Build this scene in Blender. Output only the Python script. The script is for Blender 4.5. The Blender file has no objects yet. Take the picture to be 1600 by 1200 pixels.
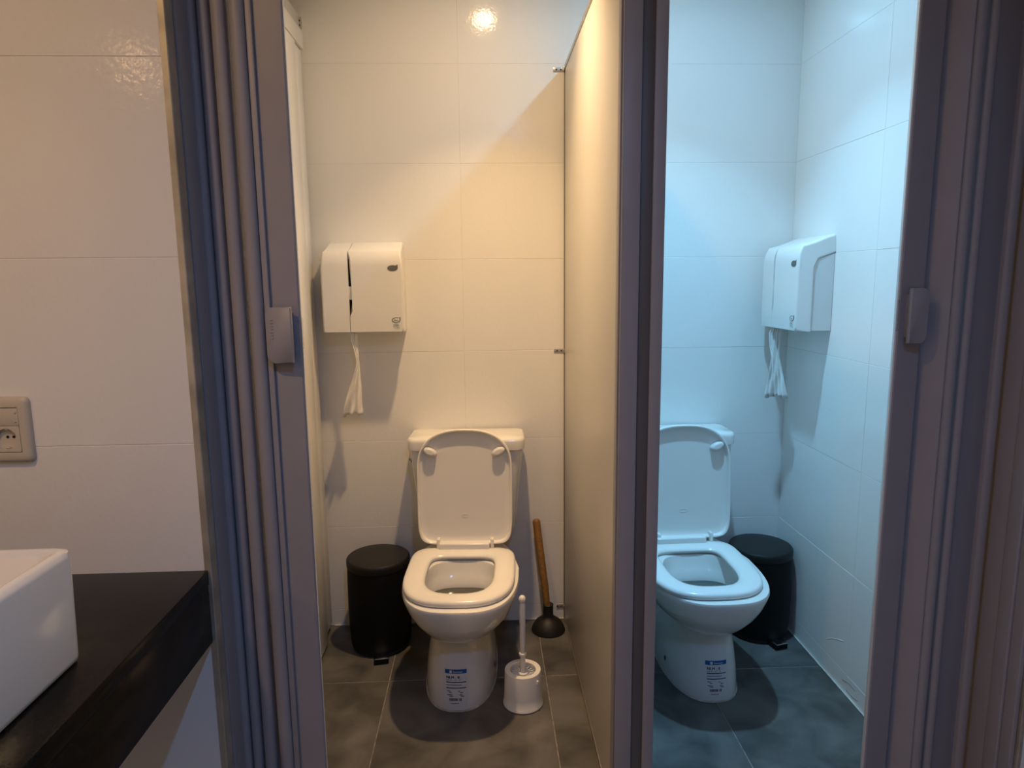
import bpy, bmesh, math, random
from mathutils import Vector, Matrix
random.seed(7)
PI = math.pi
scene = bpy.context.scene
C = scene.collection

# ---------------------------------------------------------------- camera
F_PX, PITCH, YAW, ROLL, CAM_H = 1060.05, 0.153614, -0.0411814, -0.0110894, 1.37536
def cam_axes():
    cp, sp, cy, sy = math.cos(PITCH), math.sin(PITCH), math.cos(YAW), math.sin(YAW)
    right = Vector((cy, sy, 0)); f = Vector((-sy*cp, cy*cp, -sp)); up = right.cross(f)
    cr, sr = math.cos(ROLL), math.sin(ROLL)
    return cr*right + sr*up, -sr*right + cr*up, f
RGT, UPV, FWD = cam_axes()
cd = bpy.data.cameras.new('camera'); cam = bpy.data.objects.new('camera', cd); C.objects.link(cam)
cd.sensor_width = 36; cd.lens = 36*F_PX/1600; cd.clip_start = .02
m = Matrix.Identity(4)
for i in range(3):
    m[i][0], m[i][1], m[i][2] = RGT[i], UPV[i], -FWD[i]
m[2][3] = CAM_H
cam.matrix_world = m
scene.camera = cam
def at_y(px, py, y):
    """point where the photo pixel's ray meets the plane Y = y"""
    d = RGT*((px-800)/F_PX) - UPV*((py-600)/F_PX) + FWD
    t = y/d.y
    return Vector((d.x*t, y, CAM_H + d.z*t))

# ---------------------------------------------------------------- world, exposure
w = bpy.data.worlds.new('world'); scene.world = w; w.use_nodes = True
w.node_tree.nodes['Background'].inputs[0].default_value = (.5, .5, .5, 1)
w.node_tree.nodes['Background'].inputs[1].default_value = 0.0
vs = scene.view_settings
vs.view_transform = 'Standard'; vs.look = 'None'; vs.gamma = 1; vs.exposure = 0.0
vs.use_curve_mapping = False
CEIL = 2.5
WARM = (1.0, .65, .32); COOL = (.28, .66, 1.0); AMBER = (1.0, .60, .26)
# stall lamps and corridor lamps: label, x, y, colour, watts in the beam, beam spread in degrees, watts in the wide glow
LAMPS = [
    ('warm recessed ceiling downlight above the left toilet', .025, 2.01, WARM, 6.0, 88, 3.0),
    ('cool white recessed ceiling downlight above the right toilet', .65, 2.01, COOL, 6.6, 88, 3.5),
    ('warm recessed ceiling downlight over the washbasin counter', -.88, .30, AMBER, 6.6, 155, 0),
    ('warm recessed ceiling downlight behind the photographer at left', -1.75, -1.2, AMBER, 8.5, 150, 0),
    ('cool white recessed ceiling downlight over the corridor', .27, -.2, (.19, .44, 1.0), 9, 150, 0),
]

# ---------------------------------------------------------------- materials
MATS = {}
def mat(name, col, rough=.5, metal=0., noise=0., nscale=8., bump=0., bscale=60., spec=.5, coat=0., emit=None, estr=0., alpha=1., trans=0., col2=None, detail=4., distortion=0., sss=0.):
    if name in MATS: return MATS[name]
    M = bpy.data.materials.new(name); M.use_nodes = True; nt = M.node_tree; b = nt.nodes['Principled BSDF']
    c = (*col, 1)
    b.inputs['Base Color'].default_value = c
    b.inputs['Roughness'].default_value = rough; b.inputs['Metallic'].default_value = metal
    b.inputs['Specular IOR Level'].default_value = spec
    b.inputs['Coat Weight'].default_value = coat; b.inputs['Coat Roughness'].default_value = .08
    b.inputs['Alpha'].default_value = alpha; b.inputs['Transmission Weight'].default_value = trans
    if emit: b.inputs['Emission Color'].default_value = (*emit, 1); b.inputs['Emission Strength'].default_value = estr
    tc = nt.nodes.new('ShaderNodeTexCoord')
    if noise or col2:
        n = nt.nodes.new('ShaderNodeTexNoise'); n.inputs['Scale'].default_value = nscale; n.inputs['Detail'].default_value = detail
        n.inputs['Distortion'].default_value = distortion
        nt.links.new(tc.outputs['Object'], n.inputs['Vector'])
        r = nt.nodes.new('ShaderNodeValToRGB'); r.color_ramp.elements[0].position = .3; r.color_ramp.elements[1].position = .7
        a2 = col2 or tuple(min(1, x*(1+noise)) for x in col)
        r.color_ramp.elements[0].color = (*[x*(1-noise) for x in col], 1); r.color_ramp.elements[1].color = (*a2, 1)
        nt.links.new(n.outputs['Fac'], r.inputs['Fac']); nt.links.new(r.outputs['Color'], b.inputs['Base Color'])
    if bump:
        n2 = nt.nodes.new('ShaderNodeTexNoise'); n2.inputs['Scale'].default_value = bscale; n2.inputs['Detail'].default_value = 2
        nt.links.new(tc.outputs['Object'], n2.inputs['Vector'])
        bp = nt.nodes.new('ShaderNodeBump'); bp.inputs['Strength'].default_value = bump; bp.inputs['Distance'].default_value = .002
        nt.links.new(n2.outputs['Fac'], bp.inputs['Height']); nt.links.new(bp.outputs['Normal'], b.inputs['Normal'])
    MATS[name] = M
    return M
TILE = mat('white_glazed_wall_tile', (.88, .87, .84), .11, noise=.012, nscale=3, bump=.16, bscale=95, spec=.42)
GROUT = mat('wall_grout', (.78, .76, .72), .85, noise=.08, nscale=30)
FTILE = mat('dark_stone_floor_tile', (.078, .075, .071), .42, noise=.35, nscale=7, col2=(.155, .148, .138), detail=9, distortion=.6, bump=.15, bscale=90)
FGROUT = mat('light_floor_grout', (.25, .23, .20), .9, noise=.4, nscale=40)
PAINT = mat('white_ceiling_paint', (.82, .81, .78), .8, noise=.01)
MELA = mat('white_melamine_board', (.64, .62, .585), .35, noise=.01, bump=.03, bscale=120)
ALU = mat('brushed_aluminium', (.45, .44, .42), .38, metal=.85, noise=.06, nscale=40)
TRIM = mat('worn_aluminium_trim', (.52, .48, .40), .45, metal=.5, noise=.25, nscale=14)
ZINC = mat('nickel_bracket', (.62, .60, .57), .3, metal=.7, noise=.05, nscale=40)
PVC = mat('grey_pvc', (.36, .343, .365), .42, noise=.03, nscale=12, bump=.04, bscale=90)
PVCD = mat('dark_grey_pvc', (.13, .125, .125), .45, noise=.05, nscale=12)
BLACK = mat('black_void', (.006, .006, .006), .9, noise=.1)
CERAM = mat('white_glazed_ceramic', (.80, .79, .75), .12, noise=.01, coat=.3)
PLAST = mat('white_plastic', (.80, .79, .76), .3, noise=.01)
SEATM = mat('white_seat_plastic', (.82, .80, .76), .2, noise=.01)
PAPER = mat('white_tissue_paper', (.82, .80, .76), .9, noise=.03, nscale=60, bump=.3, bscale=220)
BINM = mat('matt_black_bin_paint', (.006, .006, .006), .5, noise=.2, bump=.05, bscale=200, spec=.18)
BINL = mat('black_bin_lid_plastic', (.014, .013, .0125), .42, noise=.1, bump=.05, bscale=200, spec=.35)
CHROME = mat('chromed_steel', (.8, .8, .8), .15, metal=1., noise=.02)
GRAN = mat('black_granite', (.007, .0065, .006), .22, noise=.5, nscale=140, col2=(.013, .012, .010), bump=.02, bscale=200, spec=.16)
WOOD = mat('varnished_wood_stick', (.27, .135, .036), .5, noise=.3, nscale=35, distortion=2.)
RUBBER = mat('black_rubber', (.012, .011, .010), .55, noise=.2)
SOCK = mat('cream_switch_plastic', (.62, .56, .46), .35, noise=.01)
GREYINK = mat('grey_logo_ink', (.13, .13, .12), .5, noise=.05)
BLUEINK = mat('blue_sticker_ink', (.006, .11, .36), .45, noise=.05)
BLUELINE = mat('dark_blue_sticker_line', (.010, .045, .14), .5, noise=.05)
BLKINK = mat('black_sticker_ink', (.010, .010, .012), .5, noise=.05)
STICK = mat('white_sticker_film', (.76, .76, .74), .35, noise=.01)
WHITEINK = mat('white_ink', (.75, .78, .8), .5, noise=.02)
REDINK = mat('red_ink', (.45, .03, .02), .5, noise=.05)
TAPE = mat('clear_tape', (.55, .56, .57), .12, alpha=.16, noise=.02)
SCUFF = mat('white_scuff', (.95, .95, .95), .6, noise=.05)
WATER = mat('toilet_water', (.075, .08, .07), .04, noise=.05)
DARKP = mat('dark_grey_plastic', (.05, .05, .05), .4, noise=.1)

# ---------------------------------------------------------------- mesh helpers
def obj(name, me, m, parent=None, smooth=35):
    o = bpy.data.objects.new(name, me); C.objects.link(o)
    if m is not None and not me.materials: me.materials.append(m)
    if smooth:
        for p in me.polygons: p.use_smooth = True
        me.set_sharp_from_angle(angle=math.radians(smooth))
    if parent: o.parent = parent
    return o
def from_bm(bm, name='m'):
    bmesh.ops.recalc_face_normals(bm, faces=bm.faces)
    me = bpy.data.meshes.new(name); bm.to_mesh(me); bm.free(); return me
def tag(o, label, cat, group=None):
    o['label'] = label; o['category'] = cat
    if group: o['group'] = group
    return o
def thing(name, label, cat, loc=(0, 0, 0), rz=0, group=None):
    o = bpy.data.objects.new(name, None); C.objects.link(o); o.location = loc; o.rotation_euler = (0, 0, rz)
    o.empty_display_size = .05
    return tag(o, label, cat, group)
def struct(o): o['kind'] = 'structure'; return o
def box_me(x0, x1, y0, y1, z0, z1, bev=.001, seg=2):
    bm = bmesh.new(); bmesh.ops.create_cube(bm, size=1)
    for v in bm.verts:
        v.co = Vector((x0+(v.co.x+.5)*(x1-x0), y0+(v.co.y+.5)*(y1-y0), z0+(v.co.z+.5)*(z1-z0)))
    if bev: bmesh.ops.bevel(bm, geom=list(bm.edges), offset=bev, segments=seg, affect='EDGES', profile=.5)
    return from_bm(bm)
def box(name, x0, x1, y0, y1, z0, z1, m, parent=None, bev=.001, seg=2):
    return obj(name, box_me(x0, x1, y0, y1, z0, z1, bev, seg), m, parent)
def loft_me(rings, closed=True, cap0=True, cap1=True):
    bm = bmesh.new(); R = [[bm.verts.new(p) for p in r] for r in rings]; n = len(R[0])
    for a, b in zip(R[:-1], R[1:]):
        for i in range(n if closed else n-1):
            j = (i+1) % n
            try: bm.faces.new((a[i], a[j], b[j], b[i]))
            except ValueError: pass
    if cap0: bm.faces.new(R[0][::-1])
    if cap1: bm.faces.new(R[-1])
    return from_bm(bm)
def lathe_me(prof, seg=40, cx=0, cy=0):
    """prof: list of (r, z); r = 0 closes to a point"""
    bm = bmesh.new(); rows = []
    for r, z in prof:
        if r < 1e-6: rows.append([bm.verts.new((cx, cy, z))])
        else: rows.append([bm.verts.new((cx+r*math.cos(2*PI*k/seg), cy+r*math.sin(2*PI*k/seg), z)) for k in range(seg)])
    for a, b in zip(rows[:-1], rows[1:]):
        for i in range(seg):
            j = (i+1) % seg
            if len(a) == 1 and len(b) == 1: continue
            if len(a) == 1: bm.faces.new((a[0], b[i], b[j]))
            elif len(b) == 1: bm.faces.new((a[i], a[j], b[0]))
            else: bm.faces.new((a[i], a[j], b[j], b[i]))
    return from_bm(bm)
def prism_me(poly, z0, z1, bev=0., seg=2):
    """extrude an XY outline along Z"""
    bm = bmesh.new(); a = [bm.verts.new((x, y, z0)) for x, y in poly]; b = [bm.verts.new((x, y, z1)) for x, y in poly]
    n = len(poly); bm.faces.new(a[::-1]); bm.faces.new(b)
    for i in range(n): bm.faces.new((a[i], a[(i+1) % n], b[(i+1) % n], b[i]))
    if bev:
        ed = [e for e in bm.edges if abs(e.verts[0].co.z-e.verts[1].co.z) < 1e-6]
        bmesh.ops.bevel(bm, geom=ed, offset=bev, segments=seg, affect='EDGES', profile=.5)
    return from_bm(bm)
def tube_me(pts, r, seg=12):
    pts = [Vector(p) for p in pts]; rings = []
    rr = r if isinstance(r, (list, tuple)) else [r]*len(pts)
    for i, p in enumerate(pts):
        t = (pts[min(i+1, len(pts)-1)]-pts[max(i-1, 0)]).normalized()
        u = t.cross(Vector((0, 1, 0)) if abs(t.y) < .9 else Vector((1, 0, 0))).normalized(); v = t.cross(u)
        rings.append([p+rr[i]*(math.cos(2*PI*k/seg)*u+math.sin(2*PI*k/seg)*v) for k in range(seg)])
    return loft_me(rings)
def rrect(x0, x1, y0, y1, r, n=6):
    out = []
    for cx, cy, a0 in ((x1-r, y1-r, 0), (x0+r, y1-r, 90), (x0+r, y0+r, 180), (x1-r, y0+r, 270)):
        for k in range(n+1):
            a = math.radians(a0+90*k/n); out.append((cx+r*math.cos(a), cy+r*math.sin(a)))
    return out
def text_me(body, size, align='LEFT', extrude=0.):
    cu = bpy.data.curves.new('t', 'FONT'); cu.body = body; cu.size = size; cu.align_x = align; cu.extrude = extrude; cu.resolution_u = 3
    o = bpy.data.objects.new('t', cu); me = bpy.data.meshes.new_from_object(o)
    bpy.data.objects.remove(o); bpy.data.curves.remove(cu); return me

# ---------------------------------------------------------------- the room shell
WY = 2.588           # tiled face of the back wall
RX = 1.181           # tiled face of the right stall wall
PXL = .310           # left face of the partition between the stalls
LWY = 1.28           # tiled face of the washroom wall beside the stalls
XL, XR, YB = -2.3, 2.0, -2.2
TG = .0013           # joint width
tile_cache = {}
def tile_part(parent, w_, h_, t_, mx, m):
    k = (round(w_, 4), round(h_, 4), t_, m.name)
    if k not in tile_cache:
        me = box_me(-w_/2, w_/2, -t_, 0, -h_/2, h_/2, .0007, 1); me.materials.append(m); tile_cache[k] = me
    o = bpy.data.objects.new('tile', tile_cache[k]); C.objects.link(o); o.parent = parent; o.matrix_local = mx
    return o
def tiled_wall(name, origin, u, us, zs, thick=.10, mt=TILE):
    """tiles stand proud of a grouted slab; origin + u*s + z, outward normal = u x z"""
    u = Vector(u); z = Vector((0, 0, 1)); n = u.cross(z)
    rot = Matrix((u, -n, z)).transposed().to_4x4()   # local x->u, local -y->n
    o = Vector(origin)
    me = box_me(us[0], us[-1], .0008, thick, zs[0], zs[-1], 0)
    wl = obj(name, me, GROUT, smooth=0); struct(wl); wl.matrix_world = Matrix.Translation(o) @ rot
    for a, b in zip(us[:-1], us[1:]):
        for c, d in zip(zs[:-1], zs[1:]):
            dj = random.uniform(-.0003, .0003)
            mx = Matrix.Translation(((a+b)/2, .008+dj, (c+d)/2))
            tile_part(wl, b-a-TG, d-c-TG, .008, mx, mt)
    return wl
ZJ = [0, .068] + [.068+.3455*k for k in range(1, 7)]
ZJ = [z for z in ZJ if z < CEIL-.05] + [CEIL]
tiled_wall('wall_back', (0, WY, 0), (1, 0, 0), [XL, -1.894, -1.287, -.681, -.0755, .530, RX+.0075], ZJ)
wr = tiled_wall('wall_right', (RX, 0, 0), (0, -1, 0), [-WY, -2.02, -1.41, -LWY-.10], ZJ)
LZ = [0, .047, .384, .724, 1.073, 1.421, 1.765, 2.11, CEIL]
tiled_wall('wall_left', (0, LWY, 0), (1, 0, 0), [XL, -1.75, -1.15, -.5515], LZ, .22)
tiled_wall('wall_front_right', (0, LWY, 0), (1, 0, 0), [1.145, 1.6, XR], LZ, .10)
def plain(name, x0, x1, y0, y1, z0, z1, m=PAINT):
    return struct(box(name, x0, x1, y0, y1, z0, z1, m, bev=0))
plain('ceiling', XL-.1, XR+.1, YB-.1, WY+.1, CEIL, CEIL+.08)
tiled_wall('wall_side', (XL, 0, 0), (0, 1, 0), [YB, -1.6, -1.0, -.4, .2, .8, 1.4, 2.0, WY], LZ)
tiled_wall('wall_opposite', (XR, 0, 0), (0, -1, 0), [-LWY, -.7, -.1, .5, 1.1, 1.7, -YB], LZ)
tiled_wall('wall_behind', (0, YB, 0), (-1, 0, 0), [-XR, -1.4, -.8, -.2, .4, 1.0, 1.6, -XL], LZ)
# scuffs low on the right stall wall and sealant lines along the wall feet
def on_x(px, py, x):
    d = RGT*((px-800)/F_PX) - UPV*((py-600)/F_PX) + FWD
    k = x/d.x
    return Vector((x, d.y*k, CAM_H+d.z*k))
def scuff(pts, r, m):
    me = tube_me([on_x(a, b, RX-.0001) for a, b in pts], r, 6)
    o = obj('scuff_mark', me, m, wr); o.matrix_parent_inverse = wr.matrix_world.inverted()
scuff([(1292, 998), (1300, 997), (1310, 999), (1318, 1002)], .0011, SCUFF)
scuff([(1316, 1062), (1326, 1068), (1336, 1080)], .0007, DARKP)
scuff([(1322, 1078), (1332, 1090), (1340, 1096)], .0007, DARKP)
SEAL = mat('white_sealant', (.62, .60, .55), .6, noise=.2, nscale=30)
struct(obj('trim_3', prism_me([(RX-.006, 1.29), (RX-.0003, 1.29), (RX-.0003, WY-.0005), (RX-.006, WY-.0005)], .0, .004, .0015, 2), SEAL))
struct(obj('trim_4', prism_me([(-.62, WY-.005), (RX-.0065, WY-.005), (RX-.0065, WY-.0004), (-.62, WY-.0004)], .0, .0035, .0012, 2), SEAL))
# floor tiles
fl = struct(box('floor', XL, XR, YB, WY, -.06, -.0012, FGROUT, bev=0))
fx = [-.348+.545*k for k in range(-3, 5)]; fx = [XL]+[x for x in fx if XL+.05 < x < XR-.05]+[XR]
fy = [2.188-.545*k for k in range(0, 8)]; fy = [YB]+sorted(y for y in fy if y > YB+.1)+[WY]
for a, b in zip(fx[:-1], fx[1:]):
    for c, d in zip(fy[:-1], fy[1:]):
        g = .003; k = ('f', round(b-a, 4), round(d-c, 4))
        if k not in tile_cache:
            me = box_me(-(b-a-g)/2, (b-a-g)/2, -(d-c-g)/2, (d-c-g)/2, -.009, 0, .0008, 1); me.materials.append(FTILE); tile_cache[k] = me
        o = bpy.data.objects.new('tile', tile_cache[k]); C.objects.link(o); o.parent = fl
        o.location = ((a+b)/2, (c+d)/2, random.uniform(-.0004, 0))
# aluminium corner trim on the washroom wall end, and the jamb board behind it
t = struct(obj('trim_1', prism_me([(-.552, LWY-.0015), (-.541, LWY-.0015), (-.5395, LWY), (-.5395, LWY+.03), (-.552, LWY+.03)], 0, CEIL), TRIM, smooth=0))
t = struct(obj('trim_2', prism_me([(1.146, LWY-.0015), (1.140, LWY-.0015), (1.138, LWY), (1.138, LWY+.03), (1.146, LWY+.03)], 0, CEIL), TRIM, smooth=0))

# ---------------------------------------------------------------- partition between the stalls
pt = thing('stall_partition', 'white board partition standing between the two toilet stalls', 'partition', (0, 0, 0))
PT = .017
box('panel', PXL, PXL+PT, 1.485, WY-.009, .014, 2.122, MELA, pt, .0008)
box('top_cap', PXL-.0022, PXL+PT+.0022, 1.485, WY-.004, 2.119, 2.135, ALU, pt, .001)
box('bottom_strip', PXL-.0012, PXL+PT+.0012, 1.485, WY-.004, .0, .0135, ALU, pt, .001)
def bracket(parent, loc, rot=0, leg=.04, h=.016):
    """small L bracket with two screw holes, flange on the wall towards -x"""
    e = obj('bracket', box_me(-leg, .0, -.0025, 0, -h/2, h/2, .001, 2), ZINC, parent); e.location = loc; e.rotation_euler = (0, rot, 0)
    s = obj('bracket_flange', box_me(-.0025, 0, -.018, 0, -h/2, h/2, .001, 2), ZINC, e)
    for k in (.012, .028):
        h_ = obj('screw', lathe_me([(0, .001), (.0022, .001), (.0032, .0), (.0032, -.001)], 14), DARKP, e)
        h_.rotation_euler = (PI/2, 0, 0); h_.location = (-k, -.0026, 0)
    return e
box('wall_channel', PXL-.0025, PXL+PT+.0025, WY-.0085, WY-.0005, .006, 2.118, PVCD, pt, .0005)
bracket(pt, (PXL-.0025, WY-.0002, 2.121))
bracket(pt, (PXL-.0005, WY-.0002, 1.101))
bracket(pt, (PXL-.0005, WY-.0002, .055), leg=.03)

# post of the folding door tracks at the partition's front end
po = thing('door_post', 'dark grey strike post at the front end of the partition', 'post', (0, 0, 0))
HT = 2.24
yp = 1.45
xs = [at_y(x, 425, yp).x for x in (970, 999, 1018, 1037)]
box('strike_profile', xs[0], xs[1]-.0008, yp, 1.487, 0, HT, PVC, po, .0015)
box('strike_profile', xs[2], xs[3], yp, 1.487, 0, HT, PVC, po, .0015)
box('center_channel', xs[1], xs[2]-.0004, yp+.005, 1.486, 0, HT, PVCD, po, .0008)
box('edge_lip', xs[0]-.0035, xs[0]-.0003, yp+.010, 1.487, 0, HT, PVC, po, .001)

# ---------------------------------------------------------------- folding doors
def handle(parent, x0, x1, y, z0, z1, rnd_left):
    """flat pull grip: outer side with rounded corners, inner side a rounded square edge"""
    r = .013; pts = []
    def arc(cx, cz, a0, a1, rr, n=7):
        for k in range(n+1):
            a = math.radians(a0+(a1-a0)*k/n); pts.append((cx+rr*math.cos(a), cz+rr*math.sin(a)))
    if rnd_left:
        arc(x0+r, z1-r, 90, 180, r); arc(x0+r, z0+r, 180, 270, r); arc(x1-.002, z0+.002, 270, 360, .002, 2); arc(x1-.002, z1-.002, 0, 90, .002, 2)
    else:
        arc(x1-r, z0+r, 270, 360, r); arc(x1-r, z1-r, 0, 90, r); arc(x0+.002, z1-.002, 90, 180, .002, 2); arc(x0+.002, z0+.002, 180, 270, .002, 2)
    me = prism_me(pts, 0, .012, .0025, 3)
    for v in me.vertices:
        x, z, d = v.co.x, v.co.y, v.co.z
        s = (x-x0)/(x1-x0); s = s if not rnd_left else 1-s      # 0 at the stem side
        lift = .010*max(0, 1-((s-.0)/.95))**.8 if s < .95 else 0
        v.co = Vector((x, y-.010-d-lift*.6, z))
    h = obj('handle', me, PVC, parent, 40)
    xa, xb = (x1-.012, x1-.003) if rnd_left else (x0+.003, x0+.012)
    box('handle_stem', xa, xb, y-.014, y+.002, z0+.012, z1-.012, PVC, h, .001)
    return h

# left folding door: pushed together, slats edge on
ld = thing('folding_door', 'grey accordion folding door folded up at the left stall opening', 'folding door', (-.46, 1.40, 0), group='grey folding doors')
def lx(x): return x+.46
def ly(y): return y-1.40
def lpx(px, y=1.37): return at_y(px, 400, y).x
jx0 = -.540
# wall profile fixed on the jamb
obj('wall_profile', prism_me([(lx(jx0), ly(1.312)), (lx(jx0)+.004, ly(1.312)), (lx(jx0)+.004, ly(1.375)), (lx(jx0)+.010, ly(1.40)), (lx(jx0)+.010, ly(1.48)), (lx(jx0), ly(1.48))], 0, HT), PVC, ld, 25)
def slat_poly(xc, w_, yf, depth, lean=0., th=.007):
    """rounded knuckle at the front running back into a thin board"""
    pts = []
    n = 10
    for k in range(n+1):
        a = PI + PI*k/n
        pts.append((xc+w_/2*math.cos(a), yf+.011+.011*math.sin(a)*1.0))
    pts += [(xc+w_/2, yf+.022), (xc+th/2+lean*.3, yf+.034), (xc+th/2+lean, yf+depth), (xc-th/2+lean, yf+depth), (xc-th/2+lean*.3, yf+.034), (xc-w_/2, yf+.022)]
    out = []
    for p in pts:
        if not out or (abs(p[0]-out[-1][0])+abs(p[1]-out[-1][1])) > 1e-5: out.append(p)
    return out
for a, b, yf in ((302, 315, 1.385), (316, 334, 1.365), (336, 353, 1.365), (356, 377, 1.36), (383, 405, 1.355)):
    x0, x1 = lpx(a, yf+.008), lpx(b, yf+.008)
    obj('slat', prism_me(slat_poly(lx((x0+x1)/2), x1-x0, ly(yf), .115), .004, HT-.02), PVC, ld, 25)
x0, x1 = lpx(406, 1.365), lpx(416, 1.365)
box('lead_hinge', lx(x0)+.0006, lx(x1)-.0006, ly(1.368), ly(1.45), .004, HT-.02, PVC, ld, .001)
x0, x1 = lpx(416, 1.375), lpx(463, 1.375)
obj('lead_profile', prism_me([(lx(x0), ly(1.380)), (lx(x0)+.003, ly(1.3765)), (lx(x0)+.020, ly(1.3745)), (lx(x1)-.0025, ly(1.3745)), (lx(x1), ly(1.377)), (lx(x1), ly(1.382)), (lx(x1)-.02, ly(1.405)), (lx(x0), ly(1.405))], .004, HT-.02), PVC, ld, 25)
box('lit_edge_strip', lx(x1)+.0003, lx(x1)+.002, ly(1.378), ly(1.382), .004, HT-.02, PLAST, ld, .0006)  # white strip paints the light caught on the profile's edge
p0, p1 = at_y(418, 568, 1.350), at_y(455, 480, 1.350)
hl = handle(ld, lx(p0.x), lx(p1.x)-.001, ly(1.3745), p0.z, p1.z, True)
# embossed marks on the grip
for k in range(7):
    box('embossed_mark', lx(p0.x)+.010, lx(p0.x)+.015, ly(1.3500), ly(1.3530), p0.z+.048+.006*k, p0.z+.0505+.006*k, PVC, hl, .0004)
rg = obj('embossed_ring', lathe_me([(.0035, 0), (.0048, 0), (.0048, .0012), (.0035, .0012), (.0035, 0)], 18), PVC, hl); rg.rotation_euler = (PI/2, 0, 0); rg.location = (lx(p0.x)+.014, ly(1.3528), p0.z+.030)
p0, p1 = at_y(453, 546, 1.373), at_y(466, 497, 1.373)
box('tape_strip', lx(p0.x)-.006, lx(x1)+.0035, ly(1.3734), ly(1.3741), p0.z, p1.z, TAPE, ld, 0)
box('tape_fold', lx(x1)+.0032, lx(x1)+.0038, ly(1.3734), ly(1.383), p0.z, p1.z, TAPE, ld, 0)

# right folding door: looser zigzag
rd = thing('folding_door', 'grey accordion folding door gathered at the right stall opening', 'folding door', (1.03, 1.45, 0), group='grey folding doors')
def qx(x): return x-1.03
def qy(y): return y-1.45
def rpx(px, y): return at_y(px, 470, y).x
x0, x1 = rpx(1401, 1.43), rpx(1449, 1.43)
obj('lead_profile', prism_me([(qx(x0), qy(1.422)), (qx(x0)+.0025, qy(1.420)), (qx(x1)-.003, qy(1.441)), (qx(x1), qy(1.444)), (qx(x1), qy(1.470)), (qx(x0)+.02, qy(1.462)), (qx(x0), qy(1.429))], .004, HT-.02), PVC, rd, 25)
box('lit_edge_strip', qx(x0)-.0045, qx(x0)-.0003, qy(1.4205), qy(1.4285), .004, HT-.02, PLAST, rd, .0006)  # added white strip, its colour stands in for the profile's lit edge
lead_x0, lead_x1 = x0, x1
def board(xa, ya, xb, yb, th=.008, name='slat'):
    a, b = Vector((qx(xa), qy(ya))), Vector((qx(xb), qy(yb))); d = (b-a).normalized(); n = Vector((-d.y, d.x))
    pts = []
    for c, s in ((a, -1), (b, 1)):
        base = math.atan2(d.y*s, d.x*s)
        for k in range(7):
            an = base-PI/2+PI*k/6; pts.append((c.x+th/2*math.cos(an), c.y+th/2*math.sin(an)))
    # order: around a (facing back) then around b
    return obj(name, prism_me(pts, .004, HT-.02), PVC, rd, 30)
def knuckle(px0, px1, yf, depth=.026):
    xa, xb = rpx(px0, yf+.008), rpx(px1, yf+.008); c = (qx(xa)+qx(xb))/2; w_ = xb-xa
    pts = [(c+w_/2*math.cos(PI+PI*k/10), qy(yf)+.010+.010*math.sin(PI+PI*k/10)) for k in range(11)]
    pts += [(c+w_/2, qy(yf)+depth), (c-w_/2, qy(yf)+depth)]
    return obj('hinge_bead', prism_me(pts, .004, HT-.02), PVC, rd, 25)
board(x1+.005, 1.470, rpx(1486, 1.428)-.002, 1.430)
knuckle(1487, 1504, 1.420)
knuckle(1506.5, 1522, 1.424)
board(rpx(1521, 1.43)+.004, 1.440, rpx(1561, 1.458), 1.462)
knuckle(1562, 1587, 1.438)
board(rpx(1588, 1.45)+.004, 1.452, 1.150, 1.480) if rpx(1588, 1.45)+.02 < 1.15 else None
box('wall_profile', qx(1.150), qx(1.1795), qy(1.41), qy(1.50), 0, HT, PVC, rd, .0015)
for ya, yb, xa in ((1.286, 1.318, 1.1265), (1.3185, 1.356, 1.1225), (1.3565, 1.408, 1.1265)):
    box('jamb_profile', qx(xa), qx(1.1375), qy(ya), qy(yb), 0, HT, PVC, rd, .003, 3)
p0, p1 = at_y(1417, 537, 1.405), at_y(1455, 450, 1.405)
handle(rd, qx(p0.x)+.001, qx(p1.x), qy(1.4300), p0.z, p1.z, False)
p0, p1 = at_y(1403, 517, 1.429), at_y(1420, 468, 1.429)
ts = box('tape_strip', 0, .026, -.0006, 0, p0.z, p1.z, TAPE, rd, 0); ts.location = (qx(lead_x0)-.0035, qy(1.4188), 0); ts.rotation_euler = (0, 0, math.atan2(.021, .060))
box('tape_fold', qx(lead_x0)-.0040, qx(lead_x0)-.0034, qy(1.4190), qy(1.4295), p0.z, p1.z, TAPE, rd, 0)
# overhead tracks of both doors, above the frame of view
tr = thing('door_track', 'grey overhead track carrying the left folding door', 'track', (-.12, 1.43, HT)); box('rail', -.43, .425, -.03, .03, .0, .04, PVC, tr, .002)
tr = thing('door_track', 'grey overhead track carrying the right folding door', 'track', (.76, 1.45, HT)); box('rail', -.372, .42, -.03, .03, .0, .04, PVC, tr, .002)

# ---------------------------------------------------------------- white panel partition on the left of the stall
lp = thing('side_panel', 'tall white framed side panel against the left edge of the left stall', 'panel', (-.63, 2.0, 0))
def sx(x): return x+.63
def sy(y): return y-2.0
box('back_board', sx(-.655), sx(-.630), sy(1.53), sy(WY-.004), .028, 2.300, MELA, lp, .001)
box('top_rail', sx(-.6295), sx(-.612), sy(1.53), sy(2.556), 2.175, 2.235, PLAST, lp, .002)
box('back_stile', sx(-.6295), sx(-.622), sy(2.470), sy(2.556), .03, 2.174, PLAST, lp, .0015)
box('leaf', sx(-.6295), sx(-.610), sy(2.300), sy(2.432), .016, 2.168, PLAST, lp, .0015)
box('leaf', sx(-.6295), sx(-.612), sy(1.92), sy(2.297), .016, 2.168, PLAST, lp, .0015)
box('leaf', sx(-.6295), sx(-.612), sy(1.54), sy(1.917), .016, 2.168, PLAST, lp, .0015)
box('slot', sx(-.6296), sx(-.628), sy(2.436), sy(2.468), 2.11, 2.17, BLACK, lp, 0)  # black patch on the board, paints the shade of a hollow
e = bracket(lp, (sx(-.629), sy(WY-.0002), 2.255), rot=PI/2)

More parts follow.
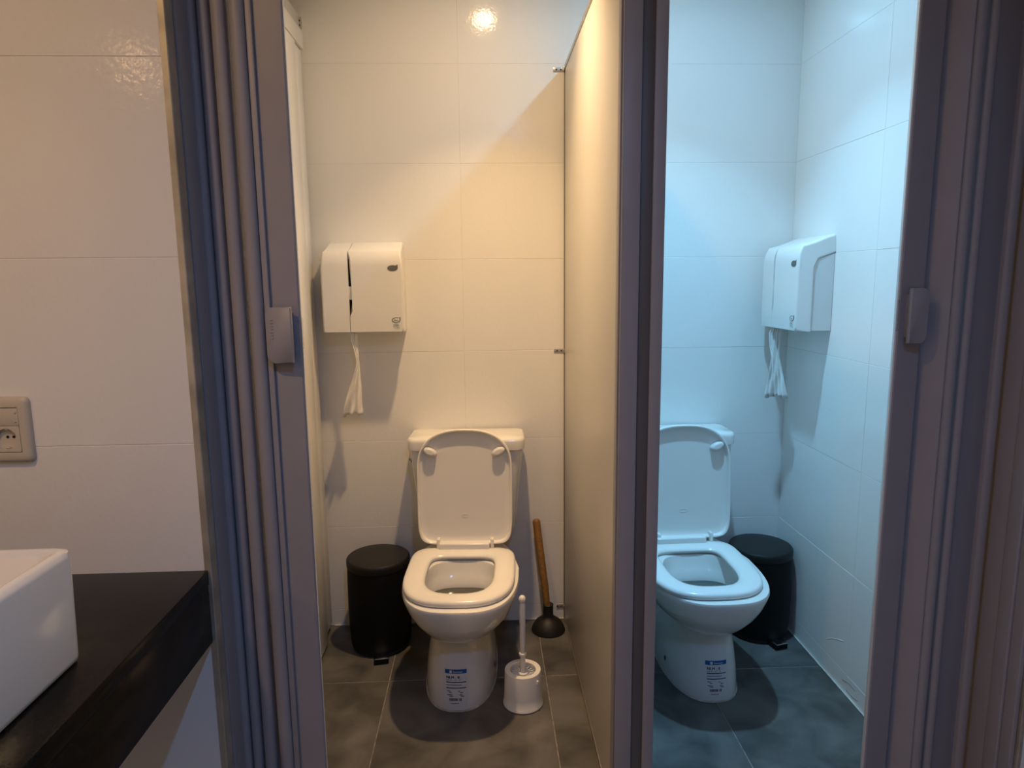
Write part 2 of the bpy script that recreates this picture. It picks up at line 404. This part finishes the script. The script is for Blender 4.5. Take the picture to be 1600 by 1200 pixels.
# ---------------------------------------------------------------- toilets
def sgnpow(v, e): return math.copysign(abs(v)**e, v)
def d_ring(hw, df, db, z, nf=2.6, nb=5., N=56, dm=None, tp=0., xo=0.):
    """D shaped ring; d grows to the front (-y)"""
    dm = dm if dm is not None else db+(df-db)*.45
    out = []
    for k in range(N):
        a = 2*PI*k/N; c, s = math.cos(a), math.sin(a)
        n = nf if s >= 0 else nb
        x = hw*sgnpow(c, 2/n); d = dm+((df-dm) if s >= 0 else (dm-db))*sgnpow(s, 2/n)
        x *= 1-tp*max(0, (dm-d)/(dm-db))**1.3
        out.append((x+xo, -d, z))
    return out
FOOT = [  # z, half width, front d, back d, exponent
    (0, .121, .583, .10, 2.5), (.012, .1225, .5845, .10, 2.5), (.05, .1195, .582, .10, 2.5), (.10, .1145, .577, .11, 2.5), (.16, .1050, .571, .12, 2.5),
    (.205, .0995, .567, .12, 2.5), (.226, .0985, .568, .12, 2.5), (.234, .109, .578, .11, 2.5), (.244, .122, .600, .10, 2.4), (.260, .138, .626, .09, 2.4), (.285, .158, .655, .08, 2.4),
    (.315, .175, .679, .08, 2.5), (.345, .186, .693, .08, 2.65), (.375, .1915, .701, .10, 2.8), (.392, .193, .704, .12, 2.85), (.400, .1905, .7015, .12, 2.85), (.402, .185, .696, .13, 2.85)]
def foot_d(x, z):
    for a, b in zip(FOOT[:-1], FOOT[1:]):
        if a[0] <= z <= b[0]:
            t_ = (z-a[0])/(b[0]-a[0]); hw, df, db, n = [a[i]+(b[i]-a[i])*t_ for i in (1, 2, 3, 4)]
            dm = db+(df-db)*.45
            return dm+(df-dm)*max(0, 1-abs(x/hw)**n)**(1/n)
def foot_x(z, off): return off*min(1, max(0, (.27-z)/.05))
def make_toilet(label, loc, rz, foot_off, seat_off):
    t_ = thing('toilet', label, 'toilet', loc, rz, 'toilets')
    rings = [d_ring(hw, df, db, z, n, tp=.30 if z > .28 else .10, xo=foot_x(z, foot_off)) for z, hw, df, db, n in FOOT]
    inner = [(.402, .128, .632, .305), (.398, .121, .624, .320), (.385, .119, .620, .326), (.372, .121, .622, .332), (.352, .121, .620, .343), (.332, .119, .616, .358), (.30, .112, .60, .365), (.26, .104, .575, .345), (.225, .085, .535, .375), (.20, .062, .50, .41), (.17, .05, .485, .425), (.15, .03, .47, .44)]
    rings += [d_ring(hw, df, db, z, 2.6, 3.0) for z, hw, df, db in inner]
    body = obj('bowl', loft_me(rings), CERAM, t_, 50)
    obj('water', loft_me([d_ring(.1165, .610, .3605, .3175, 2.6, 3.0), d_ring(.1165, .610, .3605, .3185, 2.6, 3.0)]), WATER, body)
    # joint bead around the foot
    bead = [d_ring(.1215+o_, .5835+o_, .099-o_, z, 2.5, tp=.10, xo=foot_off) for o_, z in ((.0, .0005), (.0035, .0005), (.003, .003), (.0005, .006))]
    obj('sealant_bead', loft_me(bead, cap0=False, cap1=False), mat('sealant', (.45, .42, .36), .7, noise=.3, nscale=40), body)
    # bolt caps at the sides of the foot
    for s in (-1, 1):
        cx = s*.109
        b_ = obj('bolt_recess', lathe_me([(0, .0), (.007, .0), (.009, -.001)], 16), DARKP, body); b_.rotation_euler = (0, s*PI/2*.96, 0); b_.location = (foot_off+s*.1195, -.40, .055)
    # tank
    def tank_ring(z, hw, d0, d1, r):
        return [(x, y, z) for x, y in rrect(-hw, hw, -d1, -d0, r, 6)]
    tk = obj('tank', loft_me([tank_ring(.398, .150, .012, .135, .03), tank_ring(.402, .158, .010, .142, .035), tank_ring(.43, .172, .008, .152, .035), tank_ring(.46, .180, .006, .157, .035), tank_ring(.52, .185, .006, .160, .032), tank_ring(.65, .197, .006, .165, .03), tank_ring(.745, .2065, .006, .170, .03), tank_ring(.757, .2065, .006, .170, .03)]), CERAM, t_, 40)
    lid = loft_me([tank_ring(.7575, .211, .004, .174, .032), tank_ring(.760, .215, .003, .179, .035), tank_ring(.790, .2165, .003, .180, .036), tank_ring(.798, .2145, .003, .178, .035), tank_ring(.803, .209, .006, .172, .032), tank_ring(.805, .15, .05, .13, .02)])
    obj('tank_lid', lid, CERAM, t_, 40)
    lv = obj('flush_lever', lathe_me([(0, .0), (.013, .0), (.013, .005), (.010, .008), (0, .008)], 20), CHROME, t_); lv.rotation_euler = (0, -PI/2, 0); lv.location = (-.2025, -.125, .715)
    box('lever_arm', -.004, .004, -.006, .05, .008, .012, DARKP, lv, .001)
    # seat: domed ring
    def seat_ring(o_hw, o_df, o_db, z): return d_ring(o_hw, o_df, o_db, z, 2.8, 6.0)
    O = (.1825, .681, .250); I = (.112, .609, .325)
    def mix(f): return tuple(O[i]+(I[i]-O[i])*f for i in range(3))
    prof = [(.05, .4035), (.0, .408), (.0, .414), (.03, .4195), (.12, .4235), (.35, .4255), (.65, .4245), (.88, .421), (.98, .416), (1.0, .411), (.97, .405), (.9, .4035)]
    rr = [seat_ring(*mix(f), z) for f, z in prof]; rr.append(rr[0])
    st = obj('seat', loft_me(rr, cap0=False, cap1=False), SEATM, t_, 50); st.location.x = seat_off
    box('hinge_beam', -.090, .090, -.284, -.252, .408, .446, SEATM, st, .005, 3)
    # raised lid: shallow tray, inner side to the front
    lidp = bpy.data.objects.new('seat_lid', None)
    H = .415; hw = .170; L = []
    def lid_out(o_):   # outline in lid plane (x, h), inset by o_
        r = []
        for k in range(64):
            a = 2*PI*k/64; c, s = math.cos(a), math.sin(a)
            n = 2.45 if s >= 0 else 9.
            hm = H*.66
            r.append(((hw-o_)*sgnpow(c, 2/n), hm+((H-hm-o_) if s >= 0 else (hm-o_))*sgnpow(s, 2/n)))
        return r
    # (inset, depth towards front): from the back face round the rim into the tray
    prof = [(.02, .0), (.004, .001), (.0, .005), (.0, .020), (.0015, .0225), (.005, .0225), (.0075, .020), (.010, .009), (.016, .0055), (.03, .0048)]
    rings = [[(x, -dep, h) for x, h in lid_out(ins)] for ins, dep in prof]
    lo = obj('seat_lid', loft_me(rings), SEATM, t_, 40); lo.location = (0, -.243, .434); lo.rotation_euler = (math.radians(-5.5), 0, 0)
    for s in (-1, 1):
        bp = obj('bumper', lathe_me([(0, .020), (.006, .0195), (.009, .017), (.010, .012), (.010, 0)], 18), PLAST, lo)
        bp.scale = (2.5, 1.35, 1.2); bp.rotation_euler = (PI/2, s*math.radians(-25), 0); bp.location = (s*.122, -.0055, .335)
        hg = obj('hinge', box_me(-.006, .006, -.022, .006, -.012, .024, .003, 3), PLAST, lo); hg.location = (s*.096, -.010, -.002)
    em = obj('maker_mark', lathe_me([(.012, 0), (.0145, 0), (.0145, .0008), (.012, .0008), (.012, 0)], 26), SEATM, lo); em.scale = (1, .45, 1); em.rotation_euler = (PI/2, 0, 0); em.location = (0, -.0049, .10)
    # product sticker wrapped on the foot front
    sk = bpy.data.objects.new('sticker', None)
    def wrap(me, off):
        for v in me.vertices:
            x, z = v.co.x, v.co.y
            v.co = Vector((x+foot_x(z, foot_off), -(foot_d(x, z)+off+v.co.z), z))
        return me
    def patch(x0_, x1_, z0_, z1_, nx=8, nz=4):
        vs_, fs = [], []
        for j in range(nz+1):
            for i in range(nx+1): vs_.append((x0_+(x1_-x0_)*i/nx, z0_+(z1_-z0_)*j/nz, 0))
        for j in range(nz):
            for i in range(nx):
                a = j*(nx+1)+i; fs.append((a, a+1, a+nx+2, a+nx+1))
        me = bpy.data.meshes.new('p'); me.from_pydata(vs_, [], fs); return me
    X0, X1, Z0, Z1 = -.036, .034, .022, .141
    film = obj('sticker', wrap(patch(X0-.002, X1+.002, Z0, Z1+.001, 12, 12), .0005), STICK, t_)
    obj('sticker_header', wrap(patch(X0, X1, Z1-.014, Z1, 12, 2), .0009), BLUEINK, film)
    def txt(s, size, x, z, m, name='sticker_text'):
        me = text_me(s, size)
        for v in me.vertices: v.co.x += x; v.co.y += z
        obj(name, wrap(me, .0013), m, film, 0)
    obj('sticker_logo', wrap(patch(X0+.015, X0+.023, Z1-.0125, Z1-.003, 2, 2), .0013), WHITEINK, film)
    txt('bemen', .011, X0+.027, Z1-.0115, WHITEINK)
    def bold(s, size, x, z):
        for dx in (0, .0004, .0008): txt(s, size, x+dx, z, BLKINK)
    bold('NLM - 8', .0125, X0+.004, Z1-.030)
    txt('S-R-M - CT - R', .0075, X0+.004, Z1-.0375, BLKINK)
    obj('sticker_line', wrap(patch(X0+.004, X1-.002, Z1-.0435, Z1-.0405, 10, 1), .0012), BLUELINE, film)
    txt('MADE IN EU  FOR USE', .0050, X0+.004, Z1-.0515, BLKINK) if False else obj('sticker_line', wrap(patch(X0+.004, X1-.016, Z1-.0515, Z1-.0498, 10, 1), .0012), BLKINK, film)
    obj('sticker_line', wrap(patch(X0+.004, X1-.002, Z1-.062, Z1-.059, 10, 1), .0012), BLUELINE, film)
    for (ax, aw, az) in ((.006, .010, .070), (.013, .008, .0745), (.042, .006, .071), (.048, .010, .0755), (.007, .017, .083), (.014, .011, .0875), (.046, .010, .083), (.050, .011, .0875)):
        obj('sticker_line', wrap(patch(X0+ax, X0+ax+aw, Z1-az-.0012, Z1-az+.0008, 4, 1), .0012), BLKINK, film)
    xb = X0+.014; widths = [.0016, .0009, .002, .0012, .0022, .0008, .0018, .001, .0014, .0022, .001, .0018, .0012, .0022]
    for i, wd in enumerate(widths):
        if i == 11: xb += .003
        obj('barcode_bar', wrap(patch(xb, xb+wd, Z1-.103, Z1-.094, 1, 2), .0012), BLKINK, film); xb += wd+.0011
    obj('sticker_line', wrap(patch(X0+.018, X0+.044, Z1-.1125, Z1-.111, 5, 1), .0012), BLKINK, film)
    bpy.data.objects.remove(lidp); bpy.data.objects.remove(sk)
    return t_
make_toilet('white ceramic toilet with raised lid in the warm lit left stall', (-.064, WY-.002, 0), math.radians(-3.0), -.013, -.003)
make_toilet('white ceramic toilet with raised lid in the blue lit right stall', (.712, WY-.002, 0), math.radians(1.3), .014, -.016)

# ---------------------------------------------------------------- tissue dispensers
def make_dispenser(label, loc, rz):
    t_ = thing('paper_dispenser', label, 'dispenser', loc, rz, 'paper dispensers')
    HWD, DP, HH = .1455, .125, .325
    def hw(z): return HWD-.010*max(0, (z-.225)/.10)
    # side outline (d, z) walked from the bottom front up and over to the wall
    prof = [(.112, .0), (.125, .003)] + [(.126, .003+.235*k/4) for k in range(1, 5)]
    for k in range(1, 7):
        a = math.radians(10*k+2); prof.append((.098+.028*math.cos(a), .238+.030*math.sin(a)+.004*k))
    prof += [(.07, .300), (.03, .3155), (.0, .325)]
    def cover(name, xl, xr):
        outline = prof + [(.0, .262), (.056, .244), (.070, .215), (.070, .0)]
        bm = bmesh.new()
        a = [bm.verts.new((xl(z), -d, z)) for d, z in outline]; b = [bm.verts.new((xr(z), -d, z)) for d, z in outline]
        n = len(a)
        for i in range(n): bm.faces.new((a[i], a[(i+1) % n], b[(i+1) % n], b[i]))
        bm.faces.new(a); bm.faces.new(b[::-1])
        return obj(name, from_bm(bm), PLAST, t_, 40)
    def slot_l(z): return -.0490
    def slot_r(z):
        if z < .060 or z > .285: return -.0472
        if z < .075: return -.0472+.0097*(z-.060)/.015
        if z > .262: return -.0472+.0097*(.285-z)/.023
        return -.0375
    prof2 = []
    for p, q in zip(prof[:-1], prof[1:]):   # refine so the slot ends are drawn
        prof2.append(p)
        n = max(1, int(math.hypot(q[0]-p[0], q[1]-p[1])/.012))
        for k in range(1, n): prof2.append((p[0]+(q[0]-p[0])*k/n, p[1]+(q[1]-p[1])*k/n))
    prof = prof2+[prof[-1]]
    cl = cover('side_cover', lambda z: -hw(z), slot_l)
    cr = cover('front_cover', slot_r, lambda z: hw(z))
    for o_, es in ((cl, -1), (cr, 1)):
        md = o_.modifiers.new('bevel', 'BEVEL'); md.width = .008 if True else 0; md.segments = 4; md.limit_method = 'ANGLE'; md.angle_limit = math.radians(50)
    # the covers must not bevel at the slot: use vertex-wise weights
    for o_, es in ((cl, -1), (cr, 1)):
        md = o_.modifiers['bevel']; md.limit_method = 'WEIGHT'; md.harden_normals = True
        me = o_.data; at = me.attributes.new('bevel_weight_edge', 'FLOAT', 'EDGE')
        for e_ in me.edges:
            v0, v1 = me.vertices[e_.vertices[0]].co, me.vertices[e_.vertices[1]].co
            outer = all(abs(v.x*es-hw(v.z)) < 1e-4 for v in (v0, v1)) and not (abs(v0.y) < 1e-5 and abs(v1.y) < 1e-5)
            low = abs(v0.z) < 1e-5 and abs(v1.z) < 1e-5
            at.data[e_.index].value = 1. if outer and not low else 0.
    box('slot_shade_core', -.075, .03, -.112, -.0698, .006, .262, BLACK, t_, 0)  # black fill behind the gap, paints the shade inside the casing
    box('paper_stack', -.050, -.034, -.1185, -.1125, .118, .165, PAPER, t_, .001)
    # narrower rear case, so that the cover stands proud of the sides
    me = prism_me([(.001, .002), (.0695, .002), (.0695, .2148), (.0558, .2435), (.001, .2612)], -HWD+.006, HWD-.006)
    for v in me.vertices: v.co = Vector((v.co.z, -v.co.x, v.co.y))
    me.flip_normals() if False else None
    bm = bmesh.new(); bm.from_mesh(me); bmesh.ops.recalc_face_normals(bm, faces=bm.faces); bm.to_mesh(me); bm.free()
    obj('rear_case', me, PLAST, t_, 20)
    box('base_plate', -.128, .128, -.003, -.0002, .004, .318, mat('grey_base', (.35, .35, .35), .5, noise=.03), t_, .001)
    # leaf shaped badges and print, on the front face
    yf = -.1266
    def leaf(w_, h_, inset=0.):
        out = []
        for k in range(28):
            a = 2*PI*k/28; x, z = math.cos(a)*w_/2, math.sin(a)*h_/2
            out.append((x, z))
        out = [(x, z) for x, z in out if not (x > w_*.30 and z > 0)]
        i = next(i for i, (x, z) in enumerate(out) if z > 0 and x <= w_*.30)
        out.insert(i, (w_*.50, h_*.60)); out.insert(i+1, (w_*.30, h_*.44))
        return [(x*(1-inset), z*(1-inset)) for x, z in out]
    def flat(poly, cx, cz, off, m, name):
        bm = bmesh.new(); vv = [bm.verts.new((cx+x, yf-off, cz+z)) for x, z in poly]; f = bm.faces.new(vv[::-1])
        r = bmesh.ops.extrude_face_region(bm, geom=[f])
        for v in r['geom']:
            if isinstance(v, bmesh.types.BMVert): v.co.y += .0006
        return obj(name, from_bm(bm), m, t_, 0)
    def ink(s, size, cx, cz, off, m):
        me = text_me(s, size, 'CENTER')
        for v in me.vertices: v.co = Vector((cx+v.co.x, yf-off, cz+v.co.y))
        return obj('printed_text', me, m, t_, 0)
    flat(leaf(.037, .021), .110, .228, .0003, GREYINK, 'leaf_badge')
    ink('Elite', .011, .109, .2245, .0012, mat('pale_grey_ink', (.22, .22, .21), .5, noise=.03))
    flat(leaf(.031, .018), .116, .044, .0003, GREYINK, 'leaf_badge')
    flat(leaf(.031, .018, .22), .116, .0435, .0009, PLAST, 'leaf_badge')
    ink('Elite', .0105, .116, .0400, .0016, GREYINK)
    for dx in (0, .0004): ink('PAPEL', .0075, .116+dx, .0240, .0006, GREYINK)
    ink('HIGIENICO', .0048, .116, .0185, .0006, GREYINK)
    ink('| 2 CAPAS', .0048, .118, .0135, .0006, GREYINK)
    return t_
def make_tissue(label, loc, rz, rows, pleats, amp, group):
    """rows: (z, centre x, half width, twist angle); a pleated sheet"""
    n = 36; V, Fc = [], []; dense = []
    for a, b in zip(rows[:-1], rows[1:]):
        for k in range(5): dense.append(tuple(a[i]+(b[i]-a[i])*k/5 for i in range(4)))
    dense.append(rows[-1])
    for j, (z, cx, hw, tw) in enumerate(dense):
        fr = j/(len(dense)-1)
        for i in range(n+1):
            s = -1+2*i/n
            p = amp*(hw/.04)*math.sin(s*pleats*PI+.8*math.sin(3*s))+.004*math.sin(5*s+j*.5)*hw/.04
            x0_, y0_ = s*hw, p
            ze = z
            if j == len(dense)-1: ze += .004*math.sin(s*9)+.0045*math.sin(s*4+1)-.004*abs(s)
            V.append((cx+x0_*math.cos(tw)-y0_*math.sin(tw), x0_*math.sin(tw)+y0_*math.cos(tw), ze))
    for j in range(len(dense)-1):
        for i in range(n):
            a = j*(n+1)+i; Fc.append((a, a+1, a+n+2, a+n+1))
    me = bpy.data.meshes.new('tissue'); me.from_pydata(V, [], Fc)
    o = obj('tissue', me, PAPER, None, 60); o.location = loc; o.rotation_euler = (0, 0, rz)
    md = o.modifiers.new('thick', 'SOLIDIFY'); md.thickness = .0006
    tag(o, label, 'tissue', group); return o
make_dispenser('white paper dispenser on the back wall above the left toilet', (-.4290, WY-.0005, 1.190), 0)
make_tissue('crumpled white paper hanging from the dispenser on the back wall', (-.473, WY-.105, 1.190), 0,
            [(-.0005, .004, .012, 0), (-.03, .004, .011, .1), (-.075, .010, .007, .3), (-.108, .013, .0045, .5), (-.14, .010, .010, .4), (-.20, .000, .022, .3), (-.26, -.010, .031, .2), (-.302, -.014, .037, .1)], 2.5, .006, 'hanging paper tails')
make_dispenser('white paper dispenser on the side wall of the right stall', (RX-.0005, 2.4005, 1.188), -PI/2)
make_tissue('crumpled white paper hanging from the dispenser on the side wall', (RX-.105, 2.449, 1.188), -math.radians(48),
            [(-.0005, .0, .018, 0), (-.02, -.004, .022, 0), (-.07, -.004, .018, .1), (-.11, .000, .014, .2), (-.16, .004, .022, .1), (-.20, .006, .031, .1), (-.255, .010, .040, 0)], 4.5, .008, 'hanging paper tails')

# ---------------------------------------------------------------- pedal bins
def make_bin(label, loc, rz):
    t_ = thing('pedal_bin', label, 'bin', loc, rz, 'black pedal bins')
    obj('body', lathe_me([(0, .012), (.100, .012), (.109, .016), (.112, .024), (.1155, .08), (.1175, .17), (.1165, .28), (.1155, .318), (.1145, .322), (.108, .322), (.108, .30), (0, .295)], 56), BINM, t_, 30)
    obj('base_ring', lathe_me([(0, 0), (.101, 0), (.104, .004), (.104, .0125), (0, .0125)], 48), RUBBER, t_, 30)
    lid = obj('lid', lathe_me([(0, .3215), (.110, .322), (.1165, .324), (.1178, .329), (.1178, .344), (.1168, .350), (.1125, .3545), (.105, .356), (.06, .3575), (0, .358)], 56), BINL, t_, 35)
    pd = box('pedal', -.026, .026, -.152, -.100, .003, .022, DARKP if False else BINM, t_, .004, 3)
    box('pedal_plate', -.024, .024, -.1535, -.112, .0222, .0262, CHROME, pd, .0012)
    box('hinge', -.03, .03, .106, .124, .285, .325, BINM, t_, .004)
    return t_
make_bin('black pedal bin behind the left toilet below the wall dispenser', (-.410, 2.440, 0), math.radians(8))
make_bin('black pedal bin behind the right toilet beside the side wall', (1.052, 2.445, 0), math.radians(14))

# ---------------------------------------------------------------- plunger
pl = thing('plunger', 'wooden handled black rubber plunger leaning in the stall corner', 'plunger', (.236, 2.500, 0))
obj('cup', lathe_me([(.054, .0015), (.0645, .001), (.0665, .004), (.0650, .010), (.059, .024), (.049, .038), (.035, .049), (.023, .056), (.0200, .064), (.0195, .098), (.0205, .108), (.0180, .110), (.0135, .106), (0, .104), ], 44), RUBBER, pl, 40)
obj('handle', tube_me([(-.004, .0, .09), (-.012, .010, .18), (-.040, .062, .425), (-.0405, .0628, .432), (-.041, .0634, .436)], [.0130, .0140, .0152, .0135, .008], 18), WOOD, pl, 50)
stp = box('price_sticker', -.013, .003, -.0006, .0006, -.016, .016, STICK, pl, 0); stp.location = (-.011, .0235, .250); stp.rotation_euler = (math.radians(8), math.radians(-6), math.radians(38))
k_ = box('sticker_band', -.010, .001, -.0011, -.0007, -.010, .004, REDINK, stp, 0)

# ---------------------------------------------------------------- toilet brush in its holder
bh = thing('brush_holder', 'white plastic toilet brush holder on the floor right of the toilet', 'brush holder', (.109, 2.040, 0))
obj('cup', lathe_me([(0, .001), (.063, .001), (.0655, .003), (.0655, .007), (.0635, .010), (.0615, .04), (.0590, .116), (.0583, .1195), (.0570, .1205), (.0435, .1200), (.0415, .118), (.0415, .07), (.044, .012), (0, .012)], 48), PLAST, bh, 35)
ck = box('clip', -.003, .003, -.004, .002, -.006, .008, PLAST, bh, .001); ck.location = (.0445, -.043, .095); ck.rotation_euler = (0, 0, math.radians(45))
br = thing('toilet_brush', 'white toilet brush with a round knob standing in the brush holder', 'brush', (.109, 2.040, .015))
obj('handle', lathe_me([(0, .09), (.0095, .092), (.0085, .13), (.0078, .150), (.0085, .151), (.0085, .19), (.0098, .26), (.0108, .318), (.0095, .330), (.006, .338)], 22), PLAST, br, 40)
obj('knob', lathe_me([(0, .331), (.006, .332), (.0098, .337), (.0115, .344), (.0108, .351), (.007, .357), (0, .359)], 22), PLAST, br, 50)
obj('collar', lathe_me([(.008, .152), (.0115, .153), (.0125, .157), (.0115, .161), (.008, .162)], 22), PLAST, br, 50)
obj('head', lathe_me([(0, .0), (.013, .002), (.016, .02), (.016, .085), (.0175, .09), (.0175, .094), (.013, .096), (0, .096)], 22), PLAST, br, 35)
for s in (-1, 1):
    box('prong', s*.0125-.0015, s*.0125+.0015, -.004, .004, .094, .108, PLAST, br, .0008)
bm = bmesh.new()
me = box_me(.012, .0405, -.0013, .0013, .02, .090, .0006, 1); me.materials.append(PLAST)
for k in range(20):
    o = bpy.data.objects.new('bristle_fin', me); C.objects.link(o); o.parent = br; o.rotation_euler = (0, 0, 2*PI*k/20+.1)
bm.free()

# ---------------------------------------------------------------- counter and washbasin
ct = thing('counter', 'black stone washbasin counter fixed to the washroom wall', 'counter', (-1.1, LWY, .67))
box('slab', -(XL+1.1)*-1+.012, .555, -.72, -.002, .120, .150, GRAN, ct, .0015)
box('apron_side', .533, .553, -.715, -.002, .0, .1195, GRAN, ct, .0012)
box('apron_front', XL+1.1+.012, .5325, -.715, -.695, .0, .1195, GRAN, ct, .0012)
sk = thing('washbasin', 'white rectangular ceramic vessel washbasin on the black counter', 'washbasin', (-.858, .768, .82))
def sr(x0_, x1_, y0_, y1_, r, z): return [(x, y, z) for x, y in rrect(x0_, x1_, y0_, y1_, r, 7)]
W2, D2 = .25, .207
rings = [sr(-W2+.006, W2-.006, -D2+.006, D2-.006, .016, .0005), sr(-W2+.001, W2-.001, -D2+.001, D2-.001, .02, .005), sr(-W2, W2, -D2, D2, .021, .012), sr(-W2-.003, W2+.003, -D2-.003, D2+.003, .021, .163), sr(-W2-.001, W2+.001, -D2-.001, D2+.001, .020, .171), sr(-W2+.007, W2-.007, -D2+.007, D2-.007, .018, .175), sr(-W2+.014, W2-.014, -D2+.014, D2-.014, .017, .174), sr(-W2+.020, W2-.020, -D2+.020, D2-.020, .018, .168), sr(-W2+.026, W2-.026, -D2+.026, D2-.026, .03, .10), sr(-W2+.05, W2-.05, -D2+.05, D2-.05, .05, .04), sr(-W2+.12, W2-.12, -D2+.12, D2-.12, .05, .028)]
bs = obj('basin', loft_me(rings), CERAM, sk, 50)
obj('drain', lathe_me([(0, .031), (.018, .031), (.021, .029), (.021, .026)], 24), CHROME, bs)

# ---------------------------------------------------------------- wall socket
so = thing('wall_socket', 'cream framed wall socket with switch above the washbasin counter', 'socket', (-.890, LWY, 1.108))
def frame_ring(hw_, hh, r, y): return [(x, y, z) for x, z in rrect(-hw_, hw_, -hh, hh, r, 6)]
fr = [frame_ring(.045, .062, .010, .0), frame_ring(.045, .062, .010, -.005), frame_ring(.0435, .0605, .010, -.0085), frame_ring(.038, .055, .009, -.0115), frame_ring(.027, .043, .003, -.0105), frame_ring(.0262, .0422, .002, -.006)]
obj('frame', loft_me(fr, cap1=False), SOCK, so, 40)
box('switch', -.0255, .0255, -.0092, -.005, .0085, .0415, SOCK, so, .0008)
kb = obj('indicator', lathe_me([(0, .0016), (.0018, .0013), (.0024, 0)], 14), SOCK, so); kb.rotation_euler = (PI/2, 0, 0); kb.location = (.021, -.0092, .033)
box('switch_mark', .0185, .0225, -.0096, -.0091, .0135, .0147, GREYINK, so, 0)
# socket face with a round well
N = 40; sq = []
bm = bmesh.new()
cz = -.0165; outer = []; inner = []; deep = []
for k in range(N):
    a = 2*PI*k/N; c, s = math.cos(a), math.sin(a); q = max(abs(c)/.0255, abs(s)/.0245)
    outer.append(bm.verts.new((c/q, -.0096, cz+s/q))); inner.append(bm.verts.new((.0195*c, -.0096, cz+.0195*s))); deep.append(bm.verts.new((.0188*c, -.0010, cz+.0188*s)))
back = [bm.verts.new((v.co.x, -.005, v.co.z)) for v in outer]
for i in range(N):
    j = (i+1) % N
    bm.faces.new((outer[i], outer[j], inner[j], inner[i])); bm.faces.new((inner[i], inner[j], deep[j], deep[i])); bm.faces.new((back[i], back[j], outer[j], outer[i]))
bm.faces.new(deep)
sp = obj('outlet', from_bm(bm), SOCK, so, 40)
for s in (-1, 1):
    h_ = obj('pin_hole', lathe_me([(0, .0006), (.0027, .0006), (.0027, 0)], 14), BLACK, sp); h_.rotation_euler = (PI/2, 0, 0); h_.location = (s*.0055+.003, -.0011, cz+.002)
    box('earth_clip', -.003, .003, -.0085, -.0015, cz+s*.0178-.0008, cz+s*.0178+.0008, CHROME, sp, .0003)

# ---------------------------------------------------------------- ceiling downlights (above the frame of view)
for label, x, y, col, watts, spread, glow in LAMPS:
    t_ = thing('ceiling_downlight', label, 'downlight', (x, y, CEIL))
    obj('trim_ring', lathe_me([(.034, -.001), (.040, -.0035), (.046, -.0035), (.049, -.0005), (.049, 0), (.034, 0)], 32), PAINT, t_)
    nm = 'lens_%.2f_%.2f_%.2f' % col
    obj('lens', lathe_me([(0, -.0012), (.0335, -.0012), (.0335, 0), (0, 0)], 32), mat(nm, (.9, .9, .9), .4, emit=col, estr=150., noise=.01), t_)
    for pw, sp_ in ((watts, spread), (glow, 178)):
        if pw <= 0: continue
        ld_ = bpy.data.lights.new('bulb', 'AREA'); ld_.shape = 'DISK'; ld_.size = .066; ld_.energy = pw; ld_.color = col; ld_.spread = math.radians(sp_)
        lo = bpy.data.objects.new('bulb', ld_); C.objects.link(lo); lo.parent = t_; lo.location = (0, 0, -.006)
